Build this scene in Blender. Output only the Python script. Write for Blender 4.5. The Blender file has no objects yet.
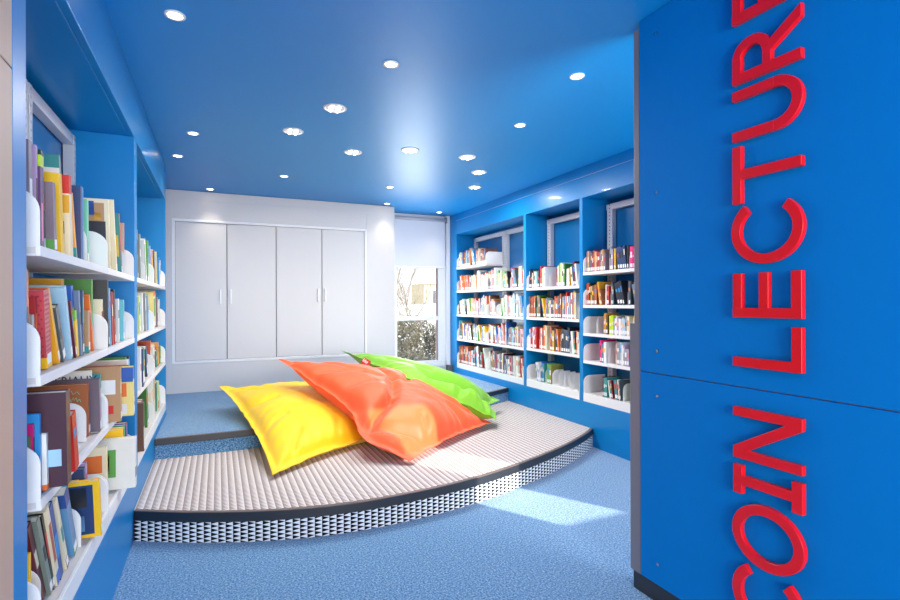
import bpy, bmesh, math, random
from mathutils import Vector, Matrix, noise
random.seed(7)
S = bpy.context.scene
COL = S.collection
PI = math.pi

# ------------------------------------------------------------------ materials
def lin(c):
    return tuple(((v / 255.0) / 12.92 if v / 255.0 <= .04045 else ((v / 255.0 + .055) / 1.055) ** 2.4) for v in c)

_m = {}
def mat(name, rgb, rough=.5, metal=0., spec=.5, coat=0., bump=0., bump_scale=200., vary=0., vary_scale=30., sheen=0., linear=False):
    if name in _m: return _m[name]
    m = bpy.data.materials.new(name); m.use_nodes = True
    nt = m.node_tree; b = nt.nodes['Principled BSDF']
    c = rgb if linear else lin(rgb)
    b.inputs['Base Color'].default_value = (*c, 1)
    b.inputs['Roughness'].default_value = rough
    b.inputs['Metallic'].default_value = metal
    b.inputs['Specular IOR Level'].default_value = spec
    b.inputs['Coat Weight'].default_value = coat
    b.inputs['Sheen Weight'].default_value = sheen
    tc = nt.nodes.new('ShaderNodeTexCoord')
    n = nt.nodes.new('ShaderNodeTexNoise'); n.inputs['Scale'].default_value = vary_scale; n.inputs['Detail'].default_value = 3
    nt.links.new(tc.outputs['Object'], n.inputs['Vector'])
    if vary > 0:
        mx = nt.nodes.new('ShaderNodeMix'); mx.data_type = 'RGBA'
        mx.inputs[6].default_value = (*[v * (1 - vary) for v in c], 1)
        mx.inputs[7].default_value = (*[min(1, v * (1 + vary)) for v in c], 1)
        nt.links.new(n.outputs['Fac'], mx.inputs[0]); nt.links.new(mx.outputs[2], b.inputs['Base Color'])
    if bump > 0:
        n2 = nt.nodes.new('ShaderNodeTexNoise'); n2.inputs['Scale'].default_value = bump_scale
        nt.links.new(tc.outputs['Object'], n2.inputs['Vector'])
        bp = nt.nodes.new('ShaderNodeBump'); bp.inputs['Strength'].default_value = bump; bp.inputs['Distance'].default_value = .002
        nt.links.new(n2.outputs['Fac'], bp.inputs['Height']); nt.links.new(bp.outputs['Normal'], b.inputs['Normal'])
    _m[name] = m
    return m

def emit(name, rgb, strength):
    if name in _m: return _m[name]
    m = bpy.data.materials.new(name); m.use_nodes = True
    nt = m.node_tree; nt.nodes.clear()
    o = nt.nodes.new('ShaderNodeOutputMaterial'); e = nt.nodes.new('ShaderNodeEmission')
    e.inputs[0].default_value = (*lin(rgb), 1); e.inputs[1].default_value = strength
    nt.links.new(e.outputs[0], o.inputs[0]); _m[name] = m
    return m

def carpet_blue():
    m = bpy.data.materials.new('blue_flecked_carpet'); m.use_nodes = True
    nt = m.node_tree; b = nt.nodes['Principled BSDF']; L = nt.links.new
    tc = nt.nodes.new('ShaderNodeTexCoord')
    n1 = nt.nodes.new('ShaderNodeTexNoise'); n1.inputs['Scale'].default_value = 105; n1.inputs['Detail'].default_value = 5; n1.inputs['Roughness'].default_value = .75
    mp = nt.nodes.new('ShaderNodeMapping'); mp.inputs['Scale'].default_value = (1, 1, 1)
    L(tc.outputs['Object'], mp.inputs['Vector']); L(mp.outputs[0], n1.inputs['Vector'])
    cr = nt.nodes.new('ShaderNodeValToRGB'); e = cr.color_ramp.elements
    e[0].position = .36; e[0].color = (*lin(CARPET[0]), 1)
    e[1].position = .64; e[1].color = (*lin(CARPET[2]), 1)
    x = e.new(.5); x.color = (*lin(CARPET[1]), 1)
    L(n1.outputs['Fac'], cr.inputs[0]); L(cr.outputs[0], b.inputs['Base Color'])
    b.inputs['Roughness'].default_value = .95; b.inputs['Specular IOR Level'].default_value = .1; b.inputs['Sheen Weight'].default_value = .55; b.inputs['Sheen Roughness'].default_value = .35
    n2 = nt.nodes.new('ShaderNodeTexNoise'); n2.inputs['Scale'].default_value = 260
    L(tc.outputs['Object'], n2.inputs['Vector'])
    bp = nt.nodes.new('ShaderNodeBump'); bp.inputs['Strength'].default_value = .6; bp.inputs['Distance'].default_value = .004
    L(n2.outputs['Fac'], bp.inputs['Height']); L(bp.outputs[0], b.inputs['Normal'])
    return m

def triangle_weave(name, white, dark, pu, pv):
    """woven columns of triangles: base of the dark triangle at the start of each column, apex at its end"""
    m = bpy.data.materials.new(name); m.use_nodes = True
    nt = m.node_tree; b = nt.nodes['Principled BSDF']; L = nt.links.new
    uv = nt.nodes.new('ShaderNodeUVMap'); sp = nt.nodes.new('ShaderNodeSeparateXYZ'); L(uv.outputs[0], sp.inputs[0])
    def M(op, a, c=None, clamp=False):
        n = nt.nodes.new('ShaderNodeMath'); n.operation = op; n.use_clamp = clamp
        for i, v in enumerate((a, c)):
            if v is None: continue
            if isinstance(v, (int, float)): n.inputs[i].default_value = v
            else: L(v, n.inputs[i])
        return n.outputs[0]
    cu = M('DIVIDE', sp.outputs[0], pu)
    col = M('FLOOR', cu); fu = M('FRACT', cu)
    odd = M('MULTIPLY', M('MODULO', M('ABSOLUTE', col), 2.0), .5)
    fv = M('FRACT', M('ADD', M('DIVIDE', sp.outputs[1], pv), odd))
    d = M('MULTIPLY', M('ABSOLUTE', M('SUBTRACT', fv, .5)), 2.0)      # 0 in the middle of the triangle
    e = M('SUBTRACT', M('SUBTRACT', 1.0, fu), d)
    fac = M('MULTIPLY', M('ADD', e, .05), 9.0, True)
    mx = nt.nodes.new('ShaderNodeMix'); mx.data_type = 'RGBA'
    mx.inputs[6].default_value = (*lin(white), 1); mx.inputs[7].default_value = (*lin(dark), 1)
    L(fac, mx.inputs[0])
    L(mx.outputs[2], b.inputs['Base Color'])
    b.inputs['Roughness'].default_value = .9; b.inputs['Specular IOR Level'].default_value = .2
    return m

# ------------------------------------------------------------------ mesh building
class MB:
    def __init__(s): s.v = []; s.f = []; s.mi = []; s.uv = {}
    def face(s, idx, mi=0): s.f.append(tuple(idx)); s.mi.append(mi)
    def box(s, x0, x1, y0, y1, z0, z1, mi=0):
        if x0 > x1: x0, x1 = x1, x0
        if y0 > y1: y0, y1 = y1, y0
        if z0 > z1: z0, z1 = z1, z0
        k = len(s.v)
        s.v += [(x0,y0,z0),(x1,y0,z0),(x1,y1,z0),(x0,y1,z0),(x0,y0,z1),(x1,y0,z1),(x1,y1,z1),(x0,y1,z1)]
        for q in ((0,3,2,1),(4,5,6,7),(0,1,5,4),(1,2,6,5),(2,3,7,6),(3,0,4,7)): s.face([k+i for i in q], mi)
        return s
    def prism(s, poly, fn, d0, d1, mi=0):
        """poly: 2-D outline; fn(a, b, d) -> 3-D point; caps at d0 and d1"""
        k = len(s.v); n = len(poly)
        s.v += [fn(a, b, d0) for a, b in poly] + [fn(a, b, d1) for a, b in poly]
        s.face([k + i for i in range(n)][::-1], mi); s.face([k + n + i for i in range(n)], mi)
        for i in range(n):
            j = (i + 1) % n
            s.face((k + i, k + j, k + n + j, k + n + i), mi)
        return s
    def strip(s, outer, inner, fn, d0, d1, closed=False, mi=0):
        n = len(outer); rng = range(n if closed else n - 1)
        k = len(s.v)
        for d in (d0, d1):
            s.v += [fn(a, b, d) for a, b in outer] + [fn(a, b, d) for a, b in inner]
        O0, I0, O1, I1 = k, k + n, k + 2 * n, k + 3 * n
        for i in rng:
            j = (i + 1) % n
            s.face((O1+i, O1+j, I1+j, I1+i), mi); s.face((O0+i, I0+i, I0+j, O0+j), mi)
            s.face((O0+i, O0+j, O1+j, O1+i), mi); s.face((I0+i, I1+i, I1+j, I0+j), mi)
        if not closed:
            s.face((O0, O1, I1, I0), mi); e = n - 1
            s.face((O0+e, I0+e, I1+e, O1+e), mi)
        return s
    def lathe(s, prof, n=24, c=(0,0,0), mi=0):
        k = len(s.v); m = len(prof)
        for i in range(n):
            a = 2 * PI * i / n
            for r, z in prof: s.v.append((c[0] + r*math.cos(a), c[1] + r*math.sin(a), c[2] + z))
        for i in range(n):
            j = (i + 1) % n
            for t in range(m - 1):
                s.face((k+i*m+t, k+j*m+t, k+j*m+t+1, k+i*m+t+1), mi)
        return s
    def tube(s, pts, r, n=6, mi=0):
        k = len(s.v); P = [Vector(p) for p in pts]
        R = r if isinstance(r, (list, tuple)) else [r] * len(P)
        for i, p in enumerate(P):
            t = (P[min(i+1, len(P)-1)] - P[max(i-1, 0)]).normalized()
            u = t.cross(Vector((0,0,1)))
            if u.length < 1e-3: u = t.cross(Vector((1,0,0)))
            u.normalize(); w = t.cross(u)
            for q in range(n):
                a = 2 * PI * q / n
                s.v.append(tuple(p + (u*math.cos(a) + w*math.sin(a)) * R[i]))
        for i in range(len(P) - 1):
            for q in range(n):
                j = (q + 1) % n
                s.face((k+i*n+q, k+i*n+j, k+(i+1)*n+j, k+(i+1)*n+q), mi)
        s.face([k+q for q in range(n)][::-1], mi); s.face([k+(len(P)-1)*n+q for q in range(n)], mi)
        return s
    def mesh(s, name, mats, smooth=False, fix=True):
        me = bpy.data.meshes.new(name); me.from_pydata([tuple(p) for p in s.v], [], s.f)
        for m in (mats if isinstance(mats, (list, tuple)) else [mats]): me.materials.append(m)
        for p, i in zip(me.polygons, s.mi): p.material_index = i
        if fix:
            bm = bmesh.new(); bm.from_mesh(me); bmesh.ops.recalc_face_normals(bm, faces=bm.faces); bm.to_mesh(me); bm.free()
        if smooth:
            for p in me.polygons: p.use_smooth = True
        me.update(); return me
    def obj(s, name, mats, parent=None, bevel=0, seg=2, smooth=False, auto=False, fix=True):
        o = bpy.data.objects.new(name, s.mesh(name, mats, smooth or auto, fix)); COL.objects.link(o)
        if parent is not None: o.parent = parent
        if bevel:
            b = o.modifiers.new('b', 'BEVEL'); b.width = bevel; b.segments = seg; b.limit_method = 'ANGLE'; b.angle_limit = .7
        return o

def empty(name, loc=(0,0,0), label=None, cat=None, group=None):
    o = bpy.data.objects.new(name, None); o.location = loc; o.empty_display_size = .05; COL.objects.link(o)
    return tag(o, label, cat, group)
def tag(o, label=None, cat=None, group=None, kind=None):
    if label: o['label'] = label
    if cat: o['category'] = cat
    if group: o['group'] = group
    if kind: o['kind'] = kind
    return o
def struct(o, label=None, cat=None): return tag(o, label, cat, None, 'structure')

ORD = ['', 'first', 'second', 'third', 'fourth', 'fifth', 'sixth', 'seventh', 'eighth', 'ninth', 'tenth', 'eleventh', 'twelfth', 'thirteenth',
       'fourteenth', 'fifteenth', 'sixteenth', 'seventeenth', 'eighteenth', 'nineteenth']
TENS = {2: 'twenty', 3: 'thirty', 4: 'forty', 5: 'fifty'}
def ordinal(n):
    if n < 20: return ORD[n]
    t, u = divmod(n, 10)
    return (TENS[t][:-1] + 'ieth') if u == 0 else TENS[t] + '-' + ORD[u]

# ------------------------------------------------------------------ dimensions (metres); camera above the origin
XL, XR, YB, YW, ZC, XP = -.424, 3.079, 6.387, 6.85, 2.56, 1.725
CARPET = ((26, 76, 124), (88, 138, 180), (170, 198, 214))
BLUE = mat('blue_gloss_paint', (0, .225, .565), .36, spec=.35, coat=.05, linear=True)
BLUE_PANEL = mat('blue_laminate_panel', (0, .21, .63), .6, spec=.1, linear=True)
BLUE_CEIL = mat('blue_satin_ceiling', (.0, .27, .68), .42, spec=.4, linear=True)
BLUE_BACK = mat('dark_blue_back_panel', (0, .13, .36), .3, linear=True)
WHITE = mat('white_lacquer', (209, 207, 207), .35)
WHITE_TRIM = mat('white_frame_paint', (238, 238, 238), .4)
SHELF_W = mat('white_powder_coated_steel', (238, 237, 235), .45)
SHELF_B = mat('pale_shelf_board', (222, 214, 210), .5, vary=.05, vary_scale=14)
STEEL_G = mat('pale_grey_upright_steel', (206, 208, 214), .4)
GREY = mat('grey_edge_metal', (128, 126, 134), .45)
BLACK = mat('black_rubber', (34, 35, 40), .38, spec=.8)
BROWN_EDGE = mat('grey_brown_nosing_strip', (104, 88, 80), .5)
BEIGE = mat('beige_wall_board', (206, 172, 148), .55, vary=.03, vary_scale=6)
RED = mat('red_painted_letter', (240, 14, 30), .35)
CHROME = mat('chrome', (205, 207, 210), .18, metal=1)
SLOT = mat('dark_slot', (70, 74, 82), .6)
def slotted_steel():
    m = mat('slotted_upright_steel', (206, 208, 214), .4); nt = m.node_tree; b = nt.nodes['Principled BSDF']; L = nt.links.new
    tc = nt.nodes.new('ShaderNodeTexCoord'); sp = nt.nodes.new('ShaderNodeSeparateXYZ'); sg = nt.nodes.new('ShaderNodeSeparateXYZ')
    L(tc.outputs['Object'], sp.inputs[0]); L(tc.outputs['Generated'], sg.inputs[0])
    def M(op, a, c=None):
        n = nt.nodes.new('ShaderNodeMath'); n.operation = op
        for i, v in enumerate((a, c)):
            if v is None: continue
            if isinstance(v, (int, float)): n.inputs[i].default_value = v
            else: L(v, n.inputs[i])
        return n.outputs[0]
    a = M('LESS_THAN', M('FRACT', M('DIVIDE', sp.outputs[2], .034)), .36)
    c = M('LESS_THAN', M('ABSOLUTE', M('SUBTRACT', sg.outputs[1], .5)), .08)
    mx = nt.nodes.new('ShaderNodeMix'); mx.data_type = 'RGBA'; mx.inputs[6].default_value = (*lin((206, 208, 214)), 1); mx.inputs[7].default_value = (*lin((84, 88, 98)), 1)
    L(M('MULTIPLY', a, c), mx.inputs[0]); L(mx.outputs[2], b.inputs['Base Color']); return m
STEEL_S = slotted_steel()
PAGES = mat('paper_pages', (232, 226, 210), .8, vary=.08, vary_scale=90)
CARPET_M = carpet_blue()
SPOT_W, BIG_W, FRONT_W, SIDE_W, BACK_W, SUN_W, WORLD, EXPO = 11, 10, 165, 150, 20, 7, 1.2, 0.42
TAGJ = 47
# ------------------------------------------------------------------ the shell
struct(MB().box(-1.6, 5.4, -3.2, 7.05, -.12, 0).obj('floor', CARPET_M), 'blue flecked carpet floor in front of the curved platform', 'floor')
struct(MB().prism([(-1.6, -3.2), (1.9, -3.2), (1.9, -.34), (5.4, -.34), (5.4, 7.05), (-1.6, 7.05)], lambda a, b, d: (a, b, d), ZC, ZC + .12).obj('ceiling', BLUE_CEIL), 'blue satin ceiling with round downlights', 'ceiling')

# left wall: blue built-in niches
w = MB()
ND = -.775                                     # niche back
w.box(ND, XL, 1.475, 1.569, 0, ZC)             # near jamb
w.box(ND, XL, 3.356, 3.455, .355, 2.24)        # divider
w.box(ND, XL, 5.235, 5.275, 0, ZC)             # far post
w.box(ND, XL, 1.569, 5.235, 0, .355)           # base
w.box(ND, XL - .03, 1.569, 5.235, 2.24, ZC)
w.box(XL - .03, XL, 1.569, 5.235, 2.24, 2.468); w.box(XL - .03, XL - .004, 1.569, 5.235, 2.477, ZC)
w.box(ND - .1, ND, 1.475, 7.05, 0, ZC)
w.box(ND, -.56, 5.275, YW, 0, ZC)
struct(w.obj('wall_left', BLUE, bevel=.003), 'glossy blue wall with book niches on the left', 'wall')

b = MB(); b.box(-.6, XL, -3.2, 1.475, 0, 1.834); b.box(-.6, XL, -3.2, 1.475, 1.838, ZC)
struct(b.obj('wall_entry', BEIGE, bevel=.002), 'beige wall boards beside the left niche', 'wall')

# right wall: three niches
w = MB(); RD = 3.43
w.box(XR, RD, 6.592, 7.05, 0, ZC); w.box(XR, RD, 4.793, 4.843, .391, 2.27); w.box(XR, RD, 3.835, 3.878, .391, 2.27)
w.box(XR, RD, 2.74, 2.905, 0, ZC)
w.box(XR, RD, 2.905, 6.592, 0, .391)
w.box(XR + .03, RD, 2.905, 6.592, 2.27, ZC); w.box(XR, XR + .03, 2.905, 6.592, 2.27, 2.462); w.box(XR + .004, XR + .03, 2.905, 6.592, 2.470, ZC)
w.box(RD, RD + .1, 2.74, 7.05, 0, ZC)
struct(w.obj('wall_right', BLUE, bevel=.003), 'glossy blue wall with three book niches on the right', 'wall')

struct(MB().box(XR - .0015, XR + .028, 2.91, 6.59, 2.4622, 2.4665).obj('trim_highlight', mat('fascia_edge_highlight', (150, 190, 230), .35)), 'thin painted highlight along the edge of the right blue fascia', 'trim')  # light caught on the fascia edge, painted as a pale strip
# back wall around the window
w = MB(); WX0, WX1, WZ0, WZ1 = 2.16, 3.0, .40, 2.52
w.box(-.775, WX0, YW, YW + .2, 0, ZC); w.box(WX1, XR, YW, YW + .2, 0, ZC)
w.box(WX0, WX1, YW, YW + .2, 0, WZ0); w.box(WX0, WX1, YW, YW + .2, WZ1, ZC)
struct(w.obj('wall_back', WHITE_TRIM), 'white wall strip around the narrow window', 'wall')
t = MB().box(3.018, 3.077, 6.80, YW, .312, ZC).obj('trim_1', WHITE_TRIM, bevel=.004)
struct(t, 'white corner post right of the window', 'trim')

# outer shell of the space behind the blue partition and behind the camera
w = MB(); w.box(XR + .1, 5.4, 2.74, 2.86, 0, ZC)
struct(w.obj('wall_far_side', WHITE), 'white wall closing the side room', 'wall')
struct(MB().box(5.3, 5.4, -.4, 2.86, 0, ZC).obj('wall_side', WHITE), 'white outer wall of the side room', 'wall')
w = MB(); YS = -.3; SX0, SX1, SZ0, SZ1 = 3.475, 3.965, 1.17, 2.26
w.box(1.81, SX0, YS - .04, YS, 0, ZC); w.box(SX1, 5.4, YS - .04, YS, 0, ZC); w.box(SX0, SX1, YS - .04, YS, 0, SZ0); w.box(SX0, SX1, YS - .04, YS, SZ1, ZC)
struct(w.obj('wall_sun_side', WHITE), 'white wall with a tall sunlit opening', 'wall')
w = MB()
w.box(-.6, -.2, -3.2, -3.1, 0, ZC); w.box(1.55, 1.9, -3.2, -3.1, 0, ZC); w.box(-.2, 1.55, -3.2, -3.1, 0, .5); w.box(-.2, 1.55, -3.2, -3.1, 2.35, ZC)
w.box(1.81, 1.9, -3.2, -.34, 0, ZC)
struct(w.obj('wall_front', WHITE), 'white wall behind the room with an opening added for fill light', 'wall')  # wide opening is added behind the camera to let fill light in

# ------------------------------------------------------------------ back window
f = MB()
f.box(WX0, WX0 + .12, YW - .02, YW + .08, WZ0, WZ1); f.box(WX1 - .10, WX1, YW - .02, YW + .08, WZ0, WZ1)
f.box(WX0, WX1, YW - .02, YW + .08, WZ1 - .06, WZ1); f.box(WX0, WX1, YW - .05, YW + .08, WZ0, WZ0 + .075)
f.box(WX0 + .1, WX1 - .08, YW, YW + .07, 1.055, 1.115)
win = struct(f.obj('window_1', WHITE_TRIM, bevel=.004), 'narrow white framed window looking out on snow', 'window')
GL = bpy.data.materials.new('window_glass'); GL.use_nodes = True
nt = GL.node_tree; nt.nodes.clear()
o_ = nt.nodes.new('ShaderNodeOutputMaterial'); mx = nt.nodes.new('ShaderNodeMixShader'); tr = nt.nodes.new('ShaderNodeBsdfTransparent'); gl = nt.nodes.new('ShaderNodeBsdfGlossy'); fr = nt.nodes.new('ShaderNodeFresnel')
gl.inputs['Roughness'].default_value = .02; fr.inputs[0].default_value = 1.45
nt.links.new(fr.outputs[0], mx.inputs[0]); nt.links.new(tr.outputs[0], mx.inputs[1]); nt.links.new(gl.outputs[0], mx.inputs[2]); nt.links.new(mx.outputs[0], o_.inputs[0])
MB().box(WX0 + .12, WX1 - .10, YW + .035, YW + .041, WZ0 + .075, 1.055).obj('glass_pane', GL, win)
MB().box(WX0 + .12, WX1 - .10, YW + .035, YW + .041, 1.115, WZ1 - .06).obj('glass_pane', GL, win)
g = MB(); g.box(2.893, 2.908, YW + .012, YW + .034, WZ0 + .075, 1.055); g.box(2.893, 2.908, YW + .012, YW + .034, 1.115, 1.84)
tag(g.obj('window_gasket', mat('dark_red_gasket', (120, 34, 40), .5), win), 'thin dark red seal')
bl = empty('roller_blind', (2.56, YW - .06, 1.82), 'white roller blind pulled half down over the narrow window', 'blind')
MB().box(-.36, .43, -.004, .004, .0, .66).obj('blind_fabric', mat('blind_cloth', (222, 224, 230), .8), bl)
MB().box(-.36, .43, -.012, .012, -.022, .004).obj('bottom_bar', WHITE_TRIM, bl, bevel=.004)
rr = MB(); rr.tube([(-.37, 0, .67), (.438, 0, .67)], .026, 14); rr.obj('roller', mat('roller_metal', (190, 192, 198), .35), bl, auto=True)
MB().box(.436, .455, -.035, .05, .63, .71).obj('bracket', mat('bracket_grey', (150, 152, 158), .4), bl, bevel=.003)
box = MB().box(3.003, 3.075, 6.70, 6.797, .3135, .41).obj('junction_box', mat('dark_grey_plastic', (92, 92, 96), .5), bevel=.004)
tag(box, 'small dark grey box low beside the narrow window', 'box')

# ------------------------------------------------------------------ built-in cupboard on the back wall
cb = empty('built_in_cupboard', (.8, YB, .312), 'white built-in cupboard with four tall doors across the back wall', 'cupboard')
def cbx(m, x0, x1, y0, y1, z0, z1): return m.box(x0 - .8, x1 - .8, y0 - YB, y1 - YB, z0 - .312, z1 - .312)
m = MB()
cbx(m, -.555, -.455, YB, YB + .44, .313, 2.455); cbx(m, 1.725, 2.10, YB, YB + .44, .313, 2.455)
cbx(m, -.455, 1.725, YB, YB + .44, .313, .64); cbx(m, -.455, 1.725, YB, YB + .44, 2.24, 2.455)
cbx(m, -.555, 2.10, YB + .008, YB + .44, 2.455, ZC - .003)
m.obj('face_frame', WHITE, cb, bevel=.003)
m = MB()
cbx(m, -.455, -.425, YB - .008, YB + .03, .6685, 2.2115); cbx(m, 1.697, 1.725, YB - .008, YB + .03, .6685, 2.2115)
cbx(m, -.455, 1.725, YB - .008, YB + .03, 2.212, 2.24); cbx(m, -.455, 1.725, YB - .012, YB + .03, .64, .668)
m.obj('door_surround', WHITE_TRIM, cb, bevel=.003)
m = MB(); cbx(m, -.425, 1.697, YB + .03, YB + .2, .668, 2.212); m.obj('interior', SLOT, cb)
XD = (-.425, .098, .632, 1.166, 1.697)
for k in range(4):
    m = MB(); cbx(m, XD[k] + .004, XD[k+1] - .004, YB + .004, YB + .026, .672, 2.208)
    d = m.obj('door', WHITE, cb, bevel=.002)
    hx = (.03, .14, 1.117, 1.20)[k]; hz = 1.30 if k < 2 else 1.32
    h = MB(); hx -= .8; hy = -.040; z0 = hz - .312
    h.box(hx - .008, hx + .008, hy - .008, hy + .006, z0, z0 + .165); h.box(hx - .007, hx + .007, hy + .004, .005, z0 + .012, z0 + .028); h.box(hx - .007, hx + .007, hy + .004, .005, z0 + .137, z0 + .153)
    h.obj('handle', mat('pale_handle', (236, 236, 238), .3), d, bevel=.003)

# ------------------------------------------------------------------ partition with the lettering
pw = struct(MB().box(XP + .012, XP + .085, -.34, 1.752, .079, ZC).obj('wall_partition', GREY), 'blue partition wall with red lettering', 'wall')
MB().box(XP, XP + .014, -.34, 1.75, .995, ZC - .002).obj('wall_panel', BLUE_PANEL, pw, bevel=.002)
MB().box(XP, XP + .014, -.34, 1.75, .082, .991).obj('wall_panel', BLUE_PANEL, pw, bevel=.002)
MB().box(XP + .006, XP + .08, -.34, 1.80, 0, .079).obj('plinth', BLACK, pw)
e = MB(); e.box(XP + .002, XP + .085, 1.752, 1.788, 1.205, ZC - .03); e.box(XP + .002, XP + .085, 1.752, 1.816, .079, 1.205)
tag(e.obj('end_post', GREY, pw, bevel=.003), 'grey metal end post')
for z in (2.46, 1.775, 1.091, .897, .173):
    for y in (1.65, .62):
        s_ = MB(); k = len(s_.v)
        s_.prism([(.007*math.cos(a*PI/8), .007*math.sin(a*PI/8)) for a in range(16)], lambda a, b, d: (XP - d, y + a, z + b), .0, .003)
        s_.obj('screw', CHROME, pw)

LT = .034
def gfn(a, b, d): return (XP - d, 1.037 + b, a)
CAP = .243
def letter(ch, builder, label, grp='raised red letters on the blue partition'):
    g = MB(); builder(g)
    o = g.obj('letter', RED, bevel=.0012, seg=1); tag(o, label, 'letter', grp); return o
def R_(g, a0, a1, b0, b1, d=.0): g.prism([(a0, b0), (a1, b0), (a1, b1), (a0, b1)], gfn, .0008, .021 + d)
def arc(ca, cb_, ra, rb, t0, t1, n=40): return [(ca + ra*math.cos(math.radians(t0 + (t1-t0)*i/n)), cb_ + rb*math.sin(math.radians(t0 + (t1-t0)*i/n))) for i in range(n+1)]
def L_E(a):
    def f(g):
        R_(g, a, a + LT, 0, CAP)
        for b in (.0006, (CAP - LT)/2 + .006, CAP - LT - .0006): R_(g, a + .001, a + .157, b, b + LT, -.0004)
    return f
def L_C(a, w=.187):
    def f(g):
        ra, rb = .117, CAP/2 + .005; ca = a + ra
        t = math.degrees(math.acos(max(-1, min(1, (w - ra)/ra)))) * .72
        t = max(t, 38)
        g.strip(arc(ca, CAP/2, ra, rb, t, 360 - t), arc(ca, CAP/2, ra - LT, rb - LT, t, 360 - t), gfn, .0008, .021)
    return f
def L_O(a, w=.23):
    def f(g):
        ra, rb = w/2, CAP/2 + .005
        g.strip(arc(a + ra, CAP/2, ra, rb, 0, 360, 64)[:-1], arc(a + ra, CAP/2, ra - LT, rb - LT, 0, 360, 64)[:-1], gfn, .0008, .021, closed=True)
    return f
def L_L(a):
    def f(g): R_(g, a, a + LT, 0, CAP); R_(g, a + .001, a + .148, .0006, LT, -.0004)
    return f
def L_T(a):
    def f(g): R_(g, a, a + .206, CAP - LT, CAP); R_(g, a + .086, a + .12, 0, CAP - .001, -.0003)
    return f
def L_U(a, w=.18):
    def f(g):
        R_(g, a, a + LT, .0905, CAP); R_(g, a + w - LT, a + w, .0905, CAP)
        ra = w/2
        g.strip(arc(a + ra, .0905, ra, .0945, 180, 360), arc(a + ra, .0905, ra - LT, .0945 - LT, 180, 360), gfn, .0008, .021)
    return f
def L_R(a):
    def f(g):
        R_(g, a, a + LT, 0, CAP)
        cy = CAP - .072; h = .072
        R_(g, a + .001, a + .085, CAP - LT, CAP - .0006, -.0003); R_(g, a + .001, a + .085, CAP - 2*h, CAP - 2*h + LT*.9, -.0003)
        g.strip(arc(a + .084, cy, .068, h, -90, 90), arc(a + .084, cy, .068 - LT, h - LT*.95, -90, 90), gfn, .0008, .021)
        g.prism([(a + .062, CAP - 2*h + .012), (a + .104, CAP - 2*h + .012), (a + .178, .0005), (a + .135, .0005)], gfn, .0008, .0204)
    return f
def L_N(a, w=.183):
    def f(g):
        R_(g, a, a + LT*.95, 0, CAP); R_(g, a + w - LT*.95, a + w, 0, CAP)
        g.prism([(a + .001, CAP - .0007), (a + .041, CAP - .0007), (a + w - .001, .0007), (a + w - .041, .0007)], gfn, .0008, .0207)
    return f
def L_I(a, w=.102):
    def f(g): R_(g, a, a + w, 0, LT); R_(g, a, a + w, CAP - LT, CAP); R_(g, a + w/2 - LT/2, a + w/2 + LT/2, .001, CAP - .001, -.0003)
    return f
letter('C', L_C(.160), 'lowest red letter C on the blue partition, cut by the photo edge')
letter('O', L_O(.379, .22), 'red letter O, the only round closed letter on the blue partition')
letter('I', L_I(.614), 'red letter I with short end bars on the blue partition')
letter('N', L_N(.741), 'red letter N just below the panel joint on the blue partition')
letter('L', L_L(1.07), 'red letter L just above the panel joint on the blue partition')
letter('E', L_E(1.246), 'red letter E between L and C on the blue partition')
letter('C', L_C(1.433), 'red letter C between E and T on the blue partition')
letter('T', L_T(1.653), 'red letter T on the blue partition')
letter('U', L_U(1.879), 'red letter U on the blue partition')
letter('R', L_R(2.085), 'red letter R near the top of the blue partition')
letter('E', L_E(2.302), 'topmost red letter E on the blue partition, cut by the photo edge')

# ------------------------------------------------------------------ carpeted platforms
def spline(pts, n):
    out = []
    P = [pts[0]] + list(pts) + [pts[-1]]
    for i in range(1, len(P) - 2):
        p0, p1, p2, p3 = [Vector(q) for q in P[i-1:i+3]]
        for k in range(n):
            t = k / n
            out.append(tuple(.5*((2*p1) + (p2-p0)*t + (2*p0-5*p1+4*p2-p3)*t*t + (3*p1-p0-3*p2+p3)*t**3)))
    out.append(tuple(pts[-1])); return out
FRONT = spline([(XL + .002, 3.288), (-.09, 3.112), (.30, 2.965), (.70, 2.895), (1.113, 2.908), (1.559, 2.984), (2.05, 3.147), (2.50, 3.345), (2.88, 3.56), (XR - .002, 3.70)], 10)
def up_y(x): return 4.30 + .081 * (x + .2) ** 2 if x > -.2 else 4.30
UPPER = [(XL + .002 + (XR - XL - .004) * i / 60, 0) for i in range(61)]; UPPER = [(x, up_y(x)) for x, _ in UPPER]
def sheet(name, rows, m, parent, uvs):
    """grid of points (rows of equal length) with a uv for each point"""
    nr, nc = len(rows), len(rows[0])
    me = bpy.data.meshes.new(name); me.from_pydata([p for r in rows for p in r], [], [(i*nc+j, i*nc+j+1, (i+1)*nc+j+1, (i+1)*nc+j) for i in range(nr-1) for j in range(nc-1)])
    ul = me.uv_layers.new(name='UVMap'); fl = [u for r in uvs for u in r]
    for l in me.loops: ul.data[l.index].uv = fl[l.vertex_index]
    me.materials.append(m); me.update()
    o = bpy.data.objects.new(name, me); COL.objects.link(o); o.parent = parent; return o
def arclen(c):
    s_ = [0]
    for p, q in zip(c, c[1:]): s_.append(s_[-1] + math.hypot(q[0]-p[0], q[1]-p[1]))
    return s_
PU, PV = .0395, .0225
TW_R = triangle_weave('black_and_white_triangle_weave', (232, 236, 240), (22, 24, 30), PU, PV)
TW_T = triangle_weave('glare_lightened_triangle_weave', (226, 217, 212), (142, 127, 119), PU, PV)  # same weave as the riser, glare put into its lighter colours
low = empty('curved_platform', (1.3, 3.6, 0), 'low curved platform with triangle patterned carpet and black edge', 'platform')
low.location = (0, 0, 0)
al = arclen(FRONT)
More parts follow.
